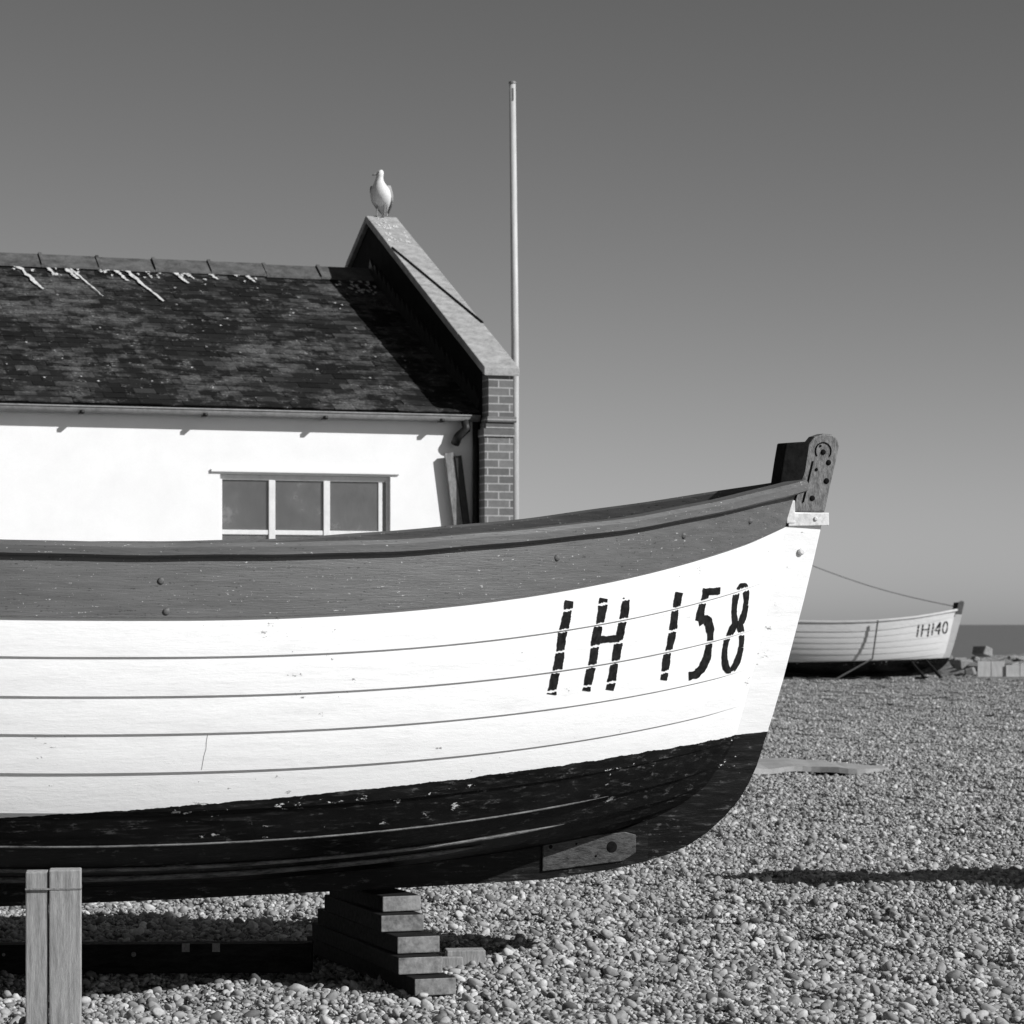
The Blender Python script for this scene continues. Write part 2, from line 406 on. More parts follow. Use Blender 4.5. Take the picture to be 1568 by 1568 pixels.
        st=B(); mt=Matrix.Translation((2.135,0,2.10))@Matrix.Rotation(-.03,4,'Y')
        st.box(-.12,.098,-.056,-.036,-.034,.028,mt); st.box(-.13,-.085,-.059,-.038,-.02,.09,mt)
        st.disc((2.16,-.056,2.10),.012,(0,-1,0),.008); st.disc((2.09,-.046,1.94),.018,(0,-1,0),.012)
        st.mk('stem_strap',M['whiteiron'],E,bevel=.004)
        pl=B(); pl.prism([(.76,.425),(1.17,.462),(1.235,.50),(1.235,.585),(1.18,.60),(.76,.572)],-.058,-.044); pl.mk('keel_plate',M['keelplate'],E,bevel=.004)
        ho=B(); ho.disc((1.11,-.0575,.53),.028,(0,-1,0),.004,16); ho.disc((.80,-.0575,.54),.010,(0,-1,0),.004); ho.disc((.93,-.0575,.55),.006,(0,-1,0),.004); ho.disc((1.03,-.0575,.49),.006,(0,-1,0),.004)
        ho.mk('keel_plate_holes',M['black'],E)
        bo=B()
        for t,q in ((-2.9,10.5),(-2.05,10.5),(-1.30,10.52),(-1.28,10.08),(-2.04,10.08),(.52,10.55),(1.25,10.55),(1.7,10.5)):
            bo.disc(onhull(t,q,0,-1,th),.015,(0,-1,0),.007)
        bo.mk('band_bolts',M['band'],E,True)
        sm=B()
        for t,j in ((-1.10,6),):
            x_=[onhull(t+random.uniform(-.003,.003)+.02*(a_-.5),j+.04+.9*a_,.0012,-1,th) for a_ in np.linspace(0,1,6)]
            for a_,b_ in zip(x_[:-1],x_[1:]):
                k=len(sm.v); ww=Vector((.0010,0,0)); sm.v+=[a_-ww,a_+ww,b_+ww,b_-ww]; sm.f.append((k,k+1,k+2,k+3))
        sm.mk('scarf_joint',M['seam'],E)
        bs_=B()
        for q,ta,tb,r in ((3.02,T0+.2,.75,.009),(2.35,T0+.2,.35,.014),(4.03,-3.2,.95,.005)):
            bs_.tube([onhull(lerp(ta,tb,i/60),q,.006) for i in range(61)],[r*min(1,.2+min(i,60-i)/4) for i in range(61)],6)
        bs_.mk('bilge_strips',M['worn'],E,True)
    letters(E,items,-1,th)
    return E
BLOC=Vector((-.58,12.7,0)); BR=math.radians(20)
boat=make_boat('clinker_fishing_boat',BLOC+Vector((-.015,0,.012)),BR,1,
  [('I',.545,.645,1.30,1.715,.06),('H',.79,.925,1.31,1.725,.06),('1',1.20,1.30,1.345,1.75,.055),('5',1.41,1.53,1.355,1.765,.05),('8',1.625,1.755,1.37,1.785,.035)],rx=math.radians(1.7))
far_hull=hull_mat('far_hull_paint',.66,(.845,.03,.004),.6)
farb=make_boat('clinker_fishing_boat',(10.66,79,-.31),math.radians(-6),1.02,
  [('I',.95,1.05,1.5,1.85,.05),('H',1.12,1.30,1.51,1.86,.05),('1',1.38,1.46,1.55,1.88,.05),('4',1.50,1.64,1.57,1.90,.05),('0',1.70,1.84,1.6,1.92,.04)],band=rough_mat('far_band_paint',.5,.66,5,(1,2,6)),hull=far_hull,detail=False,cols=50)
ma=B(); ma.tube([(-2.6,0,1.0),(-2.62,0,3.80)],[.05,.035],8); ma.mk('mast',M['pole'],farb)
ro=B(); ro.tube([(lerp(-2.62,2.1,i/12),-.02,lerp(3.78,2.34,i/12)-.15*math.sin(math.pi*i/12)) for i in range(13)],.012,5)
ro.tube([(lerp(-.15,-.3,i/8),-1.12-.02*i/8,lerp(1.97,.9,i/8)) for i in range(9)]+[(lerp(-.3,-1.3,i/8),-1.14-.3*i/8,lerp(.9,.34,i/8)) for i in range(1,9)],.024,5)
ro.tube([(lerp(-1.3,-5.,i/10),-1.6-.15*math.sin(i),.33+.02*math.sin(i*2)) for i in range(11)],.022,5)
ro.mk('mooring_ropes',M['rope'],farb)
cr=B()
for t in (-2.6,-.2,1.1): cr.box(t-.15,t+.15,-.75,.75,.2,.37)
for t in (.9,1.35): cr.tube([(t+.3,-1.0,.30),(t-.15,-.38,.85)],.045,6)
cr.mk('chock_blocks',M['darktimber'],farb)
h3=math.radians(174)
nb=make_boat('clinker_fishing_boat',(5.36,15.95,.02),h3,.78,[],detail=False,cols=50)
c3=B()
for t in (-3,-1.,.4): c3.box(t-.12,t+.12,-.6,.6,-.05,.2); c3.box(t-.1,t+.1,-.3,.3,.2,.46)
c3.mk('chock_blocks',M['darktimber'],nb)

# ------------------------------------------------------------------ supports
crib=empty('timber_crib_blocks',BLOC+Vector((-.055,0,0)),BR)
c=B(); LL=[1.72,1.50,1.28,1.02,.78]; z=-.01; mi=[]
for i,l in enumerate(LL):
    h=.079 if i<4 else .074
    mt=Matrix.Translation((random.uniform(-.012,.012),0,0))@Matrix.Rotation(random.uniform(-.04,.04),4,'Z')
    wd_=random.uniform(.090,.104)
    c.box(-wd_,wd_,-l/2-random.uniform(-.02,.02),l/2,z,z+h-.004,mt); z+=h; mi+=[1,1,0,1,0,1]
mk('stacked_beams',c.v,c.f,None,crib,False,mi,[M['endgrain'],M['darktimber']],bevel=.005)  # long faces get the dark tone to deepen their shade; ends stay paler
pc=B(); mt=Matrix.Translation((-1.825,10.93,0))@Matrix.Rotation(math.radians(8),4,'Z')
pc.box(-.110,-.022,-.05,.06,-.1,.615,mt); pc.box(-.018,.108,-.058,.06,-.1,.622,mt)
E=empty('timber_prop_post'); o=pc.mk('post_boards',M['post'],E,bevel=.005)
pw=B(); pw.box(-.111,.109,-.061,.063,.545,.551,mt); pw.mk('binding_wire',M['timber'],E)
sk=B(); mt=Matrix.Translation((-1.95,12.75,0))@Matrix.Rotation(math.radians(2),4,'Z')
sk.box(-1.9,1.02,-.06,.06,-.02,.115,mt)
E=empty('launching_skid'); sk.mk('skid_beam',M['darktimber'],E,bevel=.005)
sk2=B()
for x in (.42,.56): sk2.box(x,x+.035,-.070,-.055,.08,.118,mt)
for x in (-1.2,-.4,.2): sk2.disc((-1.95+x,12.75-.065,.07),.012,(0,-1,0),.01)
sk2.mk('iron_staples',M['timber'],E)
tr=B()
for (x,y,w,l,h0,h1) in ((-2.75,12.2,.2,1.1,0,.16),(-2.75,12.2,.2,.8,.16,.33)):
    m2=Matrix.Translation((x,y,0))@Matrix.Rotation(BR,4,'Z'); tr.box(-w/2,w/2,-l/2,l/2,h0,h1-.003,m2)
tr.tube([(-2.55,11.7,0),(-2.15,11.75,.58)],.06,4)
E=empty('timber_chock_blocks'); tr.mk('chock_beams',M['darktimber'],E,bevel=.005)
wb=B(); mt=Matrix.Translation((-.22,12.85,0))@Matrix.Rotation(.12,4,'Z'); wb.box(-.09,.09,-.06,.06,-.01,.075,mt); wb.box(-.13,-.02,-.1,-.063,-.01,.05,mt)
E=empty('pale_timber_offcut'); wb.mk('offcut_block',M['post'],E,bevel=.004)

# ------------------------------------------------------------------ house
A=math.radians(18); HO=(-.33,27.0,0); H=empty('white_cottage_house',HO,A)
XL=-12.0; EZ=3.66; SL=.44; R0=-.09; RR=4.13; RZ=EZ+SL*(RR-R0)
wx0,wx1,wz0,wz1=-2.585,-.898,1.85,3.03
v=[];f=[]
xs=[XL,wx0,wx1,0]; zs=[0,wz0,wz1,3.70]
for zz in zs:
    for xx in xs: v.append((xx,0,zz))
for r in range(3):
    for cc in range(3):
        if r==1 and cc==1: continue
        k=r*4+cc; f.append((k,k+1,k+5,k+4))
k=len(v); v+=[(wx0,.12,wz0),(wx1,.12,wz0),(wx1,.12,wz1),(wx0,.12,wz1)]
a=[5,6,10,9]
for i in range(4): f.append((a[i],k+i,k+(i+1)%4,a[(i+1)%4]))
k=len(v); v+=[(XL,0,0),(XL,0,3.70),(XL,RR,RZ-.05),(XL,2*RR,3.70),(XL,2*RR,0)]; f.append(tuple(range(k,k+5)))
k=len(v); v+=[(XL,2*RR,0),(0,2*RR,0),(0,2*RR,3.70),(XL,2*RR,3.70)]; f.append((k,k+1,k+2,k+3))
mk('rendered_walls',v,f,M['render'],H)
w=B(); fw=.05; y0,y1=.045,.10
w.box(wx0+.001,wx0+fw*.6,y0,y1,wz0+.001,wz1-.001); w.box(wx1-fw*.6,wx1-.001,y0,y1,wz0+.001,wz1-.001)
w.box(wx0+fw*.6,wx1-fw*.6,y0+.002,y1,wz1-fw,wz1-.002); w.box(wx0+fw*.6,wx1-fw*.6,y0+.002,y1,wz0+.002,wz0+fw+.02)
for x in (-2.067,-1.525): w.box(x-.032,x+.032,y0-.003,y1,wz0+fw+.02,wz1-fw)
w.box(-1.005,-.965,y0+.01,y1,wz0+fw+.02,wz1-fw)
for a_,b_ in ((wx0+fw*.6,-2.099),(-2.035,-1.557),(-1.493,-1.005)): w.box(a_,b_,y0+.006,y1,2.455,2.50)
w.mk('window_frame',M['frame'],H,bevel=.004)
g=B(); g.box(wx0+.01,wx1-.01,.066,.070,wz0+.01,wz1-.01); g.mk('window_glass',M['glass'],H)
v=[];f=[]
for i in range(81):
    x=lerp(wx0-.2,wx1+.2,i/80); y_=.18+.012*math.sin(i*1.3)+.008*math.sin(i*3.1); v+=[(x,y_,wz0-.2),(x,y_,wz1+.2)]
for i in range(80): f.append((2*i,2*i+2,2*i+3,2*i+1))
mk('net_curtain',v,f,M['curtain'],H,True)
dm=B(); dm.box(wx0-.09,wx1+.09,-.025,.002,wz1+.02,wz1+.05); dm.box(wx0-.05,wx1+.05,-.06,.05,wz0-.06,wz0-.003); dm.mk('drip_mould_and_sill',M['render'],H,bevel=.004)
sl=B(); ang=math.atan(SL); cs,sn=math.cos(ang),math.sin(ang)
def rp(x,s,h): return (x,R0+s*cs-h*sn,EZ+s*sn+h*cs)
LEN=(RR-R0)/cs; row=0; s=0.0
while s<LEN-.05:
    x=-.01
    first=True
    while x>XL:
        wd=.21 if not (first and row%2) else .105
        s0=s+random.uniform(-.007,.005); s1=min(s+.26,LEN); l0=.017+random.uniform(-.003,.006)
        if random.random()<.02: s0-=.03
        ax,bx=x-wd+.003,x-.001
        sl.hexa([rp(ax,s0,l0-.010),rp(bx,s0,l0-.010),rp(bx,s1,-.001),rp(ax,s1,-.001),rp(ax,s0,l0),rp(bx,s0,l0+random.uniform(-.002,.003)),rp(bx,s1,.009),rp(ax,s1,.009)])
        x-=wd; first=False
    s+=.15; row+=1
sl.mk('roof_slates',M['slate'],H)
ub=B()
ub.hexa([rp(XL,0,-.06),rp(0,0,-.06),rp(0,LEN,-.06),rp(XL,LEN,-.06),rp(XL,0,-.005),rp(0,0,-.005),rp(0,LEN,-.005),rp(XL,LEN,-.005)])
def bp(x,s,h): p=rp(x,s,h); return (p[0],2*RR-p[1],p[2])
ub.hexa([bp(XL,0,-.06),bp(XL,LEN,-.06),bp(0,LEN,-.06),bp(0,0,-.06),bp(XL,0,.01),bp(XL,LEN,.01),bp(0,LEN,.01),bp(0,0,.01)])
ub.mk('roof_deck',M['tar'],H)
rd=B(); x=0.0
while x>XL:
    x2=x-.62; dz=random.uniform(-.008,.008)
    for sg in (1,-1):
        for (xa,xb,t) in ((x2+.035,x-.004,.022),(x2,x2+.034,.042)):
            ya,za=RR,RZ+.07+dz; yb,zb=RR-sg*.26,RZ+.07+dz-.26*SL*1.35
            pts=[(xa,yb,zb),(xb,yb,zb),(xb,ya,za),(xa,ya,za)]
            rd.hexa([(p[0],p[1],p[2]) for p in pts]+[(p[0],p[1],p[2]+t) for p in pts])
    x=x2
rd.mk('ridge_tiles',M['ridge'],H)
def cz(y): return 4.03+.47*(min(y,2*RR-y)+.30)
pp=[(-.12,0),(-.12,cz(-.12)),(RR,cz(RR)),(2*RR+.12,cz(2*RR+.12)),(2*RR+.12,0)]
v=[(0.002,y,z) for y,z in pp]+[(.27,y,z) for y,z in pp]
f=[(4,3,2,1,0),(5,6,7,8,9)]+[(i,(i+1)%5,5+(i+1)%5,5+i) for i in range(5)]
mk('gable_parapet',v,f,None,H,False,[0,1,1,1,1,1,1],[M['tar'],M['brickside']])  # inner face coloured near black to include its shade, other faces brick
fl=B(); s=.1
while s<LEN-.1:
    fl.hexa([rp(-.02,s,.02),rp(.001,s,.02),rp(.001,s+.2,.02),rp(-.02,s+.2,.02),rp(-.02,s,.12),rp(.001,s,.12),rp(.001,s+.2,.20),rp(-.02,s+.2,.20)]); s+=.205
fl.mk('stepped_flashing',M['darkiron'],H)
pr=B(); pr.box(.01,.262,-.30,-.121,3.62,cz(-.3)-.002); pr.box(-.03,.262,-.30,-.121,0,3.42)
pr.mk('brick_pier',M['brick'],H)
pb=B(); pb.box(-.045,.275,-.315,-.121,3.421,3.50); pb.box(-.02,.268,-.308,-.121,3.503,3.56); pb.box(-.01,.29,-.325,-.121,3.562,3.618)
pb.mk('corbel_band',M['brickside'],H,bevel=.004)
cp=B()
nst=5; ys=[lerp(-.34,RR,i/nst) for i in range(nst+1)]
for back in (0,1):
    for i in range(nst):
        a_,b_=ys[i]+.004,ys[i+1]-(.004 if i<nst-1 else 0)
        za,zb=cz(a_),cz(b_); t=.085
        x0=-.045+random.uniform(-.004,.004); x1=.315+random.uniform(-.004,.004)
        pts=[(x0,a_,za),(x1,a_,za),(x1,b_,zb),(x0,b_,zb),(x0,a_,za+t),(x1,a_,za+t),(x1,b_,zb+t),(x0,b_,zb+t)]
        if back:
            pts=[(p[0],2*RR-p[1],p[2]) for p in pts]; pts=[pts[i] for i in (1,0,3,2,5,4,7,6)]
        cp.hexa(pts)
cp.mk('coping_stones',M['coping'],H,bevel=.008)
cb_=B(); cb_.tube([(lerp(.31,-.035,i/10),lerp(.85,3.05,i/10),cz(lerp(.85,3.05,i/10))+.094) for i in range(11)],.011,6)
cb_.mk('lightning_conductor',M['darkiron'],H)  # dark tube modelled in place of the flagpole's shadow line
gt=B(); seg=10; gy,gz,gr=-.115,3.63,.055
for xx in (XL,-.03):
    for i in range(seg+1):
        t=math.pi*i/seg; gt.v.append(Vector((xx,gy-gr*math.cos(t),gz-gr*math.sin(t))))
    for i in range(seg+1):
        t=math.pi*i/seg; gt.v.append(Vector((xx,gy-(gr-.008)*math.cos(t),gz-(gr-.008)*math.sin(t))))
n=seg+1
for i in range(seg):
    gt.f.append((i,2*n+i,2*n+i+1,i+1)); gt.f.append((n+i+1,3*n+i+1,3*n+i,n+i))
gt.f+=[(0,n,3*n,2*n),(seg,2*n+seg,3*n+seg,n+seg),tuple(range(n)),tuple(range(3*n-1,2*n-1,-1))]
gt.tube([(XL,gy-gr,gz+.002),(-.03,gy-gr,gz+.002)],.009,6)
gt.mk('gutter',M['gutter'],H,True)
dk=B()
for i in range(12):
    x=-.42-i*1.17
    dk.box(x-.02,x+.02,gy-gr-.010,gy+gr,gz-.066,gz-.034)
dk.tube([(-.17,gy,gz-.05),(-.17,gy-.03,gz-.13),(-.24,gy+.01,gz-.20),(-.26,-.06,gz-.27)],.045,10)
dk.tube([(-.05,-.06,gz+.0),(-.05,-.06,0)],.030,10)
dk.mk('downpipe_and_brackets',M['darkiron'],H,True)
E=empty('leaning_board',HO,A); mt=Matrix.Translation((.115,-.07,0))@Matrix.Rotation(math.radians(-7.5),4,'Y')
lb=B(); lb.box(-.055,.035,-.02,.02,1.2,3.30,mt); lb.mk('board',M['timber'],E)
lb2=B(); lb2.box(.038,.105,-.035,.03,1.2,3.26,mt); lb2.mk('tarred_board',M['darkiron'],E)  # dark box standing in for the shaded side edge of the board
dp=B()
def splat(fn,x,s,ln,wd,lean=.20):
    n=14; pts=[]
    for i in range(n):
        pts.append((x+random.uniform(-.010,.010)+i/n*ln*lean, s-ln*i/n, wd*(1-.6*i/n)*random.uniform(.35,1.2)))
    for i in range(n-1):
        a_,b_=pts[i],pts[i+1]; k=len(dp.v)
        dp.v+=[Vector(fn(a_[0]-a_[2],a_[1],.034)),Vector(fn(a_[0]+a_[2],a_[1],.034)),Vector(fn(b_[0]+b_[2],b_[1],.034)),Vector(fn(b_[0]-b_[2],b_[1],.034))]
        dp.f.append((k,k+3,k+2,k+1))
for x,ln,wd in ((-3.97,.85,.035),(-3.66,.3,.03),(-3.40,1.05,.020),(-3.46,.4,.04),(-2.80,1.15,.032),(-2.92,.4,.035),(-2.27,.4,.03),(-2.14,.22,.03),(-1.87,.20,.03),(-1.47,.26,.025),(-4.6,.9,.03),(-5.3,1.0,.035)):
    splat(rp,x,LEN-.28,ln,wd)
for _ in range(60): splat(rp,random.uniform(-5.5,-1.3),LEN-.24-random.random()**2*.25,random.uniform(.03,.10),random.uniform(.010,.028),0)
for _ in range(30): splat(rp,random.uniform(-.50,-.06),LEN-random.uniform(.28,.8),.07,random.uniform(.010,.03),0)
for _ in range(50): splat(rp,random.uniform(-5.5,-.1),random.uniform(.1,LEN-.3),.035,random.uniform(.006,.014),0)
for _ in range(26):
    splat(lambda x,s,h:(x,RR-s,cz(RR-s)+.088),random.uniform(.0,.26),random.uniform(.1,.9),.09,random.uniform(.010,.028),0)
dp.mk('bird_droppings',M['dropping'],H)
hp=Matrix.Translation(HO)@Matrix.Rotation(A,4,'Z')
E=empty('flagpole',(.035,32.0,0))
fp=B(); fp.tube([(0,0,0),(0,0,4.8),(-.03,0,7.9)],[.050,.046,.038],12); fp.mk('pole_shaft',M['pole'],E,True)
fp=B(); fp.disc((-.03,0,7.9),.047,(0,0,1),.03); fp.box(-.035,-.015,-.046,-.036,7.70,7.84); fp.mk('pole_cap',M['gutter'],E)

# ------------------------------------------------------------------ gull
gp=hp@Vector((.13,RR,0)); G=empty('seagull',(gp.x,gp.y,cz(RR)+.082),math.radians(-100),1.08)
b=B()
spine=[(-.215,0,.045,.010,.03),(-.18,0,.075,.016,.035),(-.125,0,.115,.04,.058),(-.075,0,.15,.07,.09),(-.025,0,.195,.09,.112),(.02,0,.245,.092,.112),(.05,0,.29,.076,.092),(.065,0,.33,.055,.064),(.072,0,.365,.042,.046),(.076,.004,.395,.037,.039),(.080,.01,.42,.040,.038),(.082,.016,.445,.038,.036),(.080,.02,.465,.026,.026),(.078,.022,.475,.008,.008)]
seg=16; n=len(spine)
for i,(x,y,z,rx,ry) in enumerate(spine):
    a_=Vector(spine[max(0,i-1)][:3]); c_=Vector(spine[min(n-1,i+1)][:3]); d=(c_-a_).normalized()
    side=Vector((0,1,0)); up=d.cross(side).normalized()
    for j in range(seg):
        t=2*math.pi*j/seg; b.v.append(Vector((x,y,z))+side*math.cos(t)*ry+up*math.sin(t)*rx)
for i in range(n-1):
    for j in range(seg): b.f.append((i*seg+j,i*seg+(j+1)%seg,(i+1)*seg+(j+1)%seg,(i+1)*seg+j))
b.f+=[tuple(range(seg)),tuple(reversed(range((n-1)*seg,n*seg)))]
o=b.mk('body',M['gull_white'],G,True); o.modifiers.new('s','SUBSURF').levels=1
w=B()
for sg in (1,-1):
    k=len(w.v); st=[(.02,.285,.012,.035),(-.012,.262,.028,.062),(-.06,.22,.032,.068),(-.11,.17,.028,.055),(-.16,.12,.018,.038),(-.205,.075,.012,.022),(-.25,.035,.006,.008)]
    ly=[.078,.102,.102,.084,.058,.036,.02]
    for (x,z,tx,tz),y in zip(st,ly):
        for j in range(10):
            t=2*math.pi*j/10; w.v.append(Vector((x+.35*math.sin(t)*tz,sg*(y+math.cos(t)*tx*.6),z+math.sin(t)*tz)))
    for i in range(len(st)-1):
        for j in range(10): w.f.append((k+i*10+j,k+i*10+(j+1)%10,k+(i+1)*10+(j+1)%10,k+(i+1)*10+j))
    w.f+=[tuple(range(k,k+10)),tuple(range(k+60,k+70))]
w.mk('folded_wings',M['gull_grey'],G,True)
hd=Vector((.081,.014,.437)); bd=Vector((.25,-.95,-.14)).normalized()
be=B(); be.tube([hd+bd*.028,hd+bd*.06,hd+bd*.078+Vector((0,0,-.004)),hd+bd*.086+Vector((0,0,-.012))],[.014,.010,.008,.002],8); be.mk('beak',M['beak'],G,True)
ey=B()
sd=bd.cross(Vector((0,0,1))).normalized()
for sg in (1,-1):
    c_=hd+bd*.018+sd*.034*sg+Vector((0,0,.01)); ey.tube([c_,c_+sd*sg*.006],[.006,.003],8)
ey.mk('eyes',M['black'],G,True)
lg=B()
for sg in (1,-1):
    lg.tube([(-.0,sg*.040,.16),(-.008,sg*.040,.09),(.002,sg*.040,.006)],[.014,.008,.007],8)
    k=len(lg.v); lg.v+=[Vector((-.015,sg*.040,.004)),Vector((.05,sg*.040-.028,.002)),Vector((.058,sg*.040,.002)),Vector((.05,sg*.040+.028,.002)),Vector((.002,sg*.040,.016))]
    lg.f+=[(k,k+1,k+2,k+3),(k,k+4,k+1),(k+1,k+4,k+2),(k+2,k+4,k+3),(k+3,k+4,k)]
lg.mk('legs_and_webbed_feet',M['gull_leg'],G)

# ------------------------------------------------------------------ ground, sea, shingle
def hgt(x,y):
    x=np.asarray(x,float); y=np.asarray(y,float)
    h=.018*np.sin(x*1.7+.6*y)+.02*np.sin(y*1.25-.5*x+1)+.014*np.sin(x*3.1-y*2.3)+.012*np.sin(x*5.3+y*4.1+2)+.010*np.sin(x*8.7-y*6.1)*np.sin(y*7.3+x)
    h=h-.02
    far=np.clip((y-40)/40,0,1); h=h*(1+far)
    drop=np.clip((y-88)/14,0,1); return h-5*drop*drop*(3-2*drop)
gx=np.concatenate([np.linspace(-400,-20,20)[:-1],np.linspace(-20,25,226),np.linspace(25,400,20)[1:]])
gy_=np.concatenate([np.linspace(-60,8,18)[:-1],np.linspace(8,40,161),np.linspace(40,110,120)[1:]])
X,Y=np.meshgrid(gx,gy_); Z=hgt(X,Y)-.012
vv=np.stack([X.ravel(),Y.ravel(),Z.ravel()],1); nx=len(gx); ny=len(gy_)
ff=[(r*nx+c_,r*nx+c_+1,(r+1)*nx+c_+1,(r+1)*nx+c_) for r in range(ny-1) for c_ in range(nx-1)]
mk('ground',vv.tolist(),ff,M['ground'],None,True)
mk('sea',[(-6000,96,-2.4),(6000,96,-2.4),(6000,9000,-2.4),(-6000,9000,-2.4)],[(0,1,2,3)],M['sea'])
import bmesh
bm=bmesh.new(); bmesh.ops.create_icosphere(bm,subdivisions=2,radius=1); bv=np.array([v.co[:] for v in bm.verts]); bf=np.array([[v.index for v in f.verts] for f in bm.faces]); bm.free()
pc=bpy.data.collections.new('pebble_clusters')
for vi in range(8):
    VV=[];FF=[];off=0
    for k in range(108):
        r=.155*math.sqrt(rng.random()); a_=rng.random()*6.283
        sz=float(np.clip(rng.lognormal(math.log(.0094),.42),.004,.030))
        sc=np.array([sz*rng.uniform(.95,1.5),sz*rng.uniform(.8,1.1),sz*rng.uniform(.5,.85)])
        P=bv.copy()
        for _ in range(3):
            d=rng.normal(size=3); d/=np.linalg.norm(d); pr_=P@d; cut=rng.uniform(.45,.85)
            P=P-np.clip(pr_-cut,0,None)[:,None]*d[None,:]*.85
        P=P*(1+rng.normal(scale=.04,size=(len(bv),1)))*sc
        e=rng.normal(scale=.5,size=2); th=rng.random()*6.283
        R=np.array(Matrix.Rotation(th,3,'Z')@Matrix.Rotation(e[0],3,'X')@Matrix.Rotation(e[1],3,'Y'))
        P=P@R.T+np.array([r*math.cos(a_),r*math.sin(a_),sc[2]*rng.uniform(-.3,.9)+rng.uniform(-.004,.006)])
        VV.append(P); FF.append(bf+off); off+=len(bv)
    V_=np.concatenate(VV); F_=np.concatenate(FF)
    me=bpy.data.meshes.new('pebbles'); me.from_pydata(V_.tolist(),[],F_.tolist()); me.materials.append(M['pebble'])
    me.polygons.foreach_set('use_smooth',[True]*len(me.polygons)); me.update()
    pc.objects.link(bpy.data.objects.new('pebble_cluster',me))
pts=[]; y=9.0
while y<86:
    hw=.19*y+2.0; sp=.165 if y<24 else (.20 if y<45 else .26)
    xs_=np.arange(-hw,hw+2,sp); xs_=xs_+rng.uniform(-.06,.06,len(xs_)); yy=y+rng.uniform(-.06,.06,len(xs_))
    pts.append(np.stack([xs_,yy,hgt(xs_,yy)],1)); y+=sp
pts=np.concatenate(pts)
me=bpy.data.meshes.new('shingle'); me.vertices.add(len(pts)); me.vertices.foreach_set('co',pts.ravel()); me.update()
so=bpy.data.objects.new('shingle_pebbles',me); COL.objects.link(so)
ng=bpy.data.node_groups.new('scatter','GeometryNodeTree')
ng.interface.new_socket('Geometry',in_out='INPUT',socket_type='NodeSocketGeometry'); ng.interface.new_socket('Geometry',in_out='OUTPUT',socket_type='NodeSocketGeometry')
gi=ng.nodes.new('NodeGroupInput'); go=ng.nodes.new('NodeGroupOutput'); ip=ng.nodes.new('GeometryNodeInstanceOnPoints')
ci=ng.nodes.new('GeometryNodeCollectionInfo'); ci.inputs['Collection'].default_value=pc; ci.inputs['Separate Children'].default_value=True; ci.inputs['Reset Children'].default_value=True
rv=ng.nodes.new('FunctionNodeRandomValue'); rv.data_type='FLOAT_VECTOR'; rv.inputs[0].default_value=(-.05,-.05,0); rv.inputs[1].default_value=(.05,.05,6.283)
ri=ng.nodes.new('FunctionNodeRandomValue'); ri.data_type='INT'; ri.inputs[4].default_value=0; ri.inputs[5].default_value=7
ng.links.new(gi.outputs[0],ip.inputs['Points']); ng.links.new(ci.outputs[0],ip.inputs['Instance']); ip.inputs['Pick Instance'].default_value=True
ng.links.new(rv.outputs[0],ip.inputs['Rotation']); ng.links.new(ri.outputs[2],ip.inputs['Instance Index']); ng.links.new(ip.outputs[0],go.inputs[0])
md=so.modifiers.new('scatter','NODES'); md.node_group=ng
v=[];f=[]
for i in range(31):
    x=lerp(1.2,4.15,i/30); yc=30.6+.2*math.sin(i*.4); wd=1.15*(1-.75*(i/30)**3)
    z=float(hgt(x,yc))+.062
    v+=[(x,yc-wd,z+random.uniform(-.004,.004)),(x,yc+wd,z+random.uniform(-.004,.004)),(x,yc-wd,z-.06)]
for i in range(30):
    k=3*i; f+=[(k,k+3,k+4,k+1),(k+2,k+5,k+3,k)]
mk('beach_matting_strip',v,f,M['concrete'])
v=[];f=[]; nx_,ny_=60,24
for j in range(ny_+1):
    for i in range(nx_+1):
        x=lerp(12.6,40,i/nx_); yv=lerp(80.5,90,j/ny_)
        u=i/nx_; prof=math.sin(math.pi*j/ny_)**.8*min(1,(u*9))**.7
        z=-.1+prof*(.84+.12*math.sin(x*1.1)+.07*math.sin(x*3.3+yv)+random.uniform(-.09,.09))
        v.append((x,yv+random.uniform(-.05,.05),z))
for j in range(ny_):
    for i in range(nx_): k=j*(nx_+1)+i; f.append((k,k+1,k+nx_+2,k+nx_+1))
mk('shingle_bank',v,f,M['ground'])
rk=B()
for i in range(80):
    x=random.uniform(12.9,24); y_=random.uniform(79.3,84.0); s_=random.uniform(.08,.28); zb=max(0,(y_-80.5)*.25)
    m_=Matrix.Translation((x,y_,s_*.3+zb))@Matrix.Rotation(random.uniform(0,6),4,'Z')@Matrix.Rotation(random.uniform(-.4,.4),4,'X')
    rk.box(-s_,s_,-s_*.7,s_*.7,-s_*.5,s_*.6,m_,jit=s_*.25)
rk.mk('beach_rocks',M['timber'],None,bevel=.04)
E=empty('timber_revetment'); rv_=B(); x=13.25
while x<24:
    w_=random.uniform(.3,.42); rv_.box(x,x+w_-.03,78.0+random.uniform(-.03,.03),78.09,-.15,.50+random.uniform(-.08,.06)); x+=w_
rv_.mk('planks',M['palewood'],E)
rp_=B(); rp_.box(13.1,24,77.92,77.96,.02,.09); rp_.mk('rail',M['timber'],E)

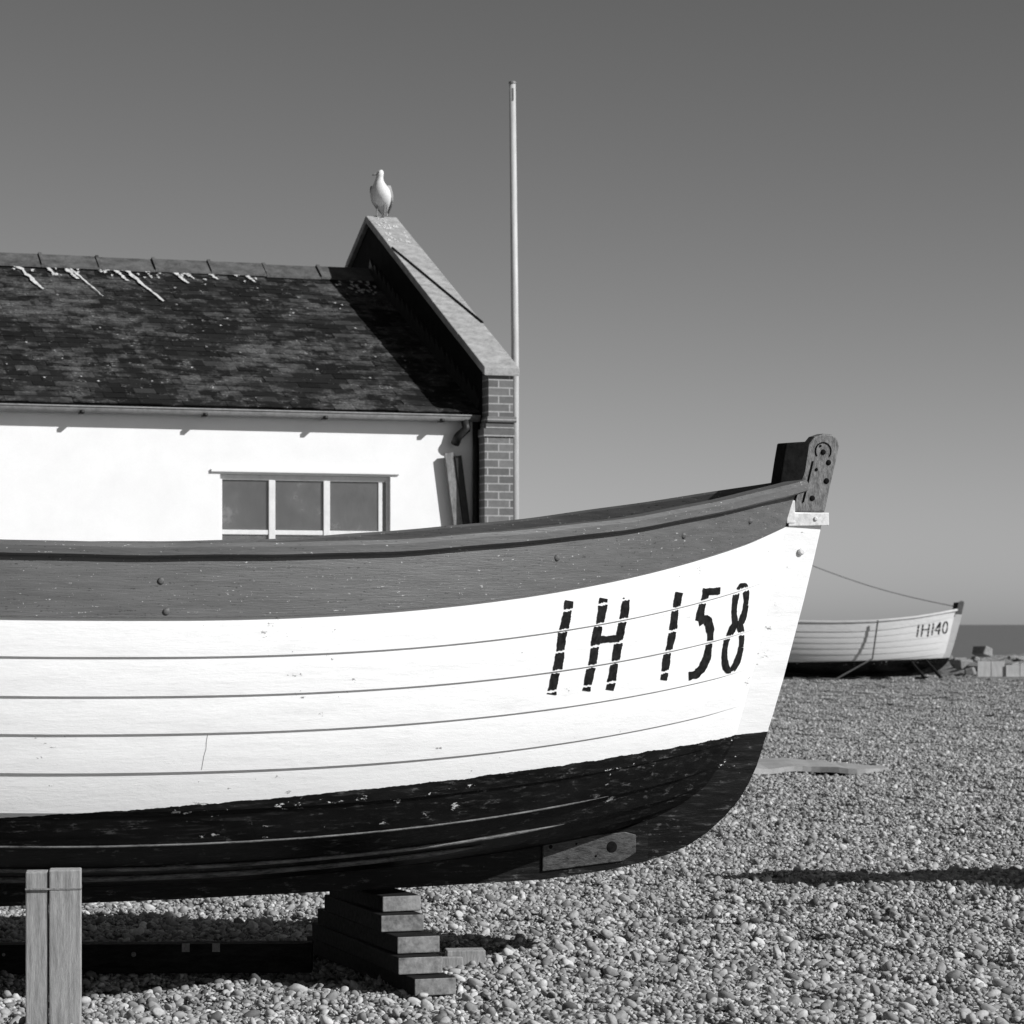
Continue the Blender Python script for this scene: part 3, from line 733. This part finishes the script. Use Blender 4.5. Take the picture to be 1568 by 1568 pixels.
# ------------------------------------------------------------------ light, sky, camera
el=math.radians(33); az=math.radians(65)
s=Vector((math.sin(az)*math.cos(el),-math.cos(az)*math.cos(el),math.sin(el)))
ld=bpy.data.lights.new('sun','SUN'); ld.energy=5.0; ld.angle=math.radians(.5); ld.color=(1,1,1)
lo=bpy.data.objects.new('sun',ld); lo.rotation_euler=s.to_track_quat('Z','Y').to_euler(); COL.objects.link(lo)
wd=bpy.data.worlds.new('World'); scene.world=wd; wd.use_nodes=True; nt=wd.node_tree
bg=nt.nodes['Background']; sk=nt.nodes.new('ShaderNodeTexSky'); sk.sky_type='NISHITA'; sk.sun_disc=False
sk.sun_elevation=el; sk.sun_rotation=math.atan2(s.x,s.y); sk.air_density=1; sk.dust_density=.5; sk.ozone_density=1.5
sp=nt.nodes.new('ShaderNodeSeparateColor'); nt.links.new(sk.outputs[0],sp.inputs[0])
mx=nt.nodes.new('ShaderNodeMath'); mx.operation='MULTIPLY_ADD'; nt.links.new(sp.outputs[0],mx.inputs[0]); mx.inputs[1].default_value=.9
m2=nt.nodes.new('ShaderNodeMath'); m2.operation='MULTIPLY'; nt.links.new(sp.outputs[1],m2.inputs[0]); m2.inputs[1].default_value=.1
nt.links.new(m2.outputs[0],mx.inputs[2])
# orange-filter black-and-white response: a steeper curve on the sky luminance, pivoting at the horizon tone
pw_=nt.nodes.new('ShaderNodeMath'); pw_.operation='DIVIDE'; nt.links.new(mx.outputs[0],pw_.inputs[0]); pw_.inputs[1].default_value=3.2
p2=nt.nodes.new('ShaderNodeMath'); p2.operation='POWER'; nt.links.new(pw_.outputs[0],p2.inputs[0]); p2.inputs[1].default_value=1.3
p3=nt.nodes.new('ShaderNodeMath'); p3.operation='MULTIPLY'; nt.links.new(p2.outputs[0],p3.inputs[0]); p3.inputs[1].default_value=3.2
cb=nt.nodes.new('ShaderNodeCombineColor')
for i in range(3): nt.links.new(p3.outputs[0],cb.inputs[i])
nt.links.new(cb.outputs[0],bg.inputs['Color']); bg.inputs['Strength'].default_value=.064
cd=bpy.data.cameras.new('camera'); cd.lens=96.43; cd.sensor_width=36; cd.shift_y=.109; cd.clip_end=20000; cd.clip_start=.1
cd.dof.use_dof=True; cd.dof.focus_distance=12.6; cd.dof.aperture_fstop=9
co=bpy.data.objects.new('camera',cd); co.location=(0,0,1.6); co.rotation_euler=(math.pi/2,0,0); COL.objects.link(co); scene.camera=co
scene.view_settings.view_transform='Standard'; scene.view_settings.look='None'; scene.view_settings.exposure=0
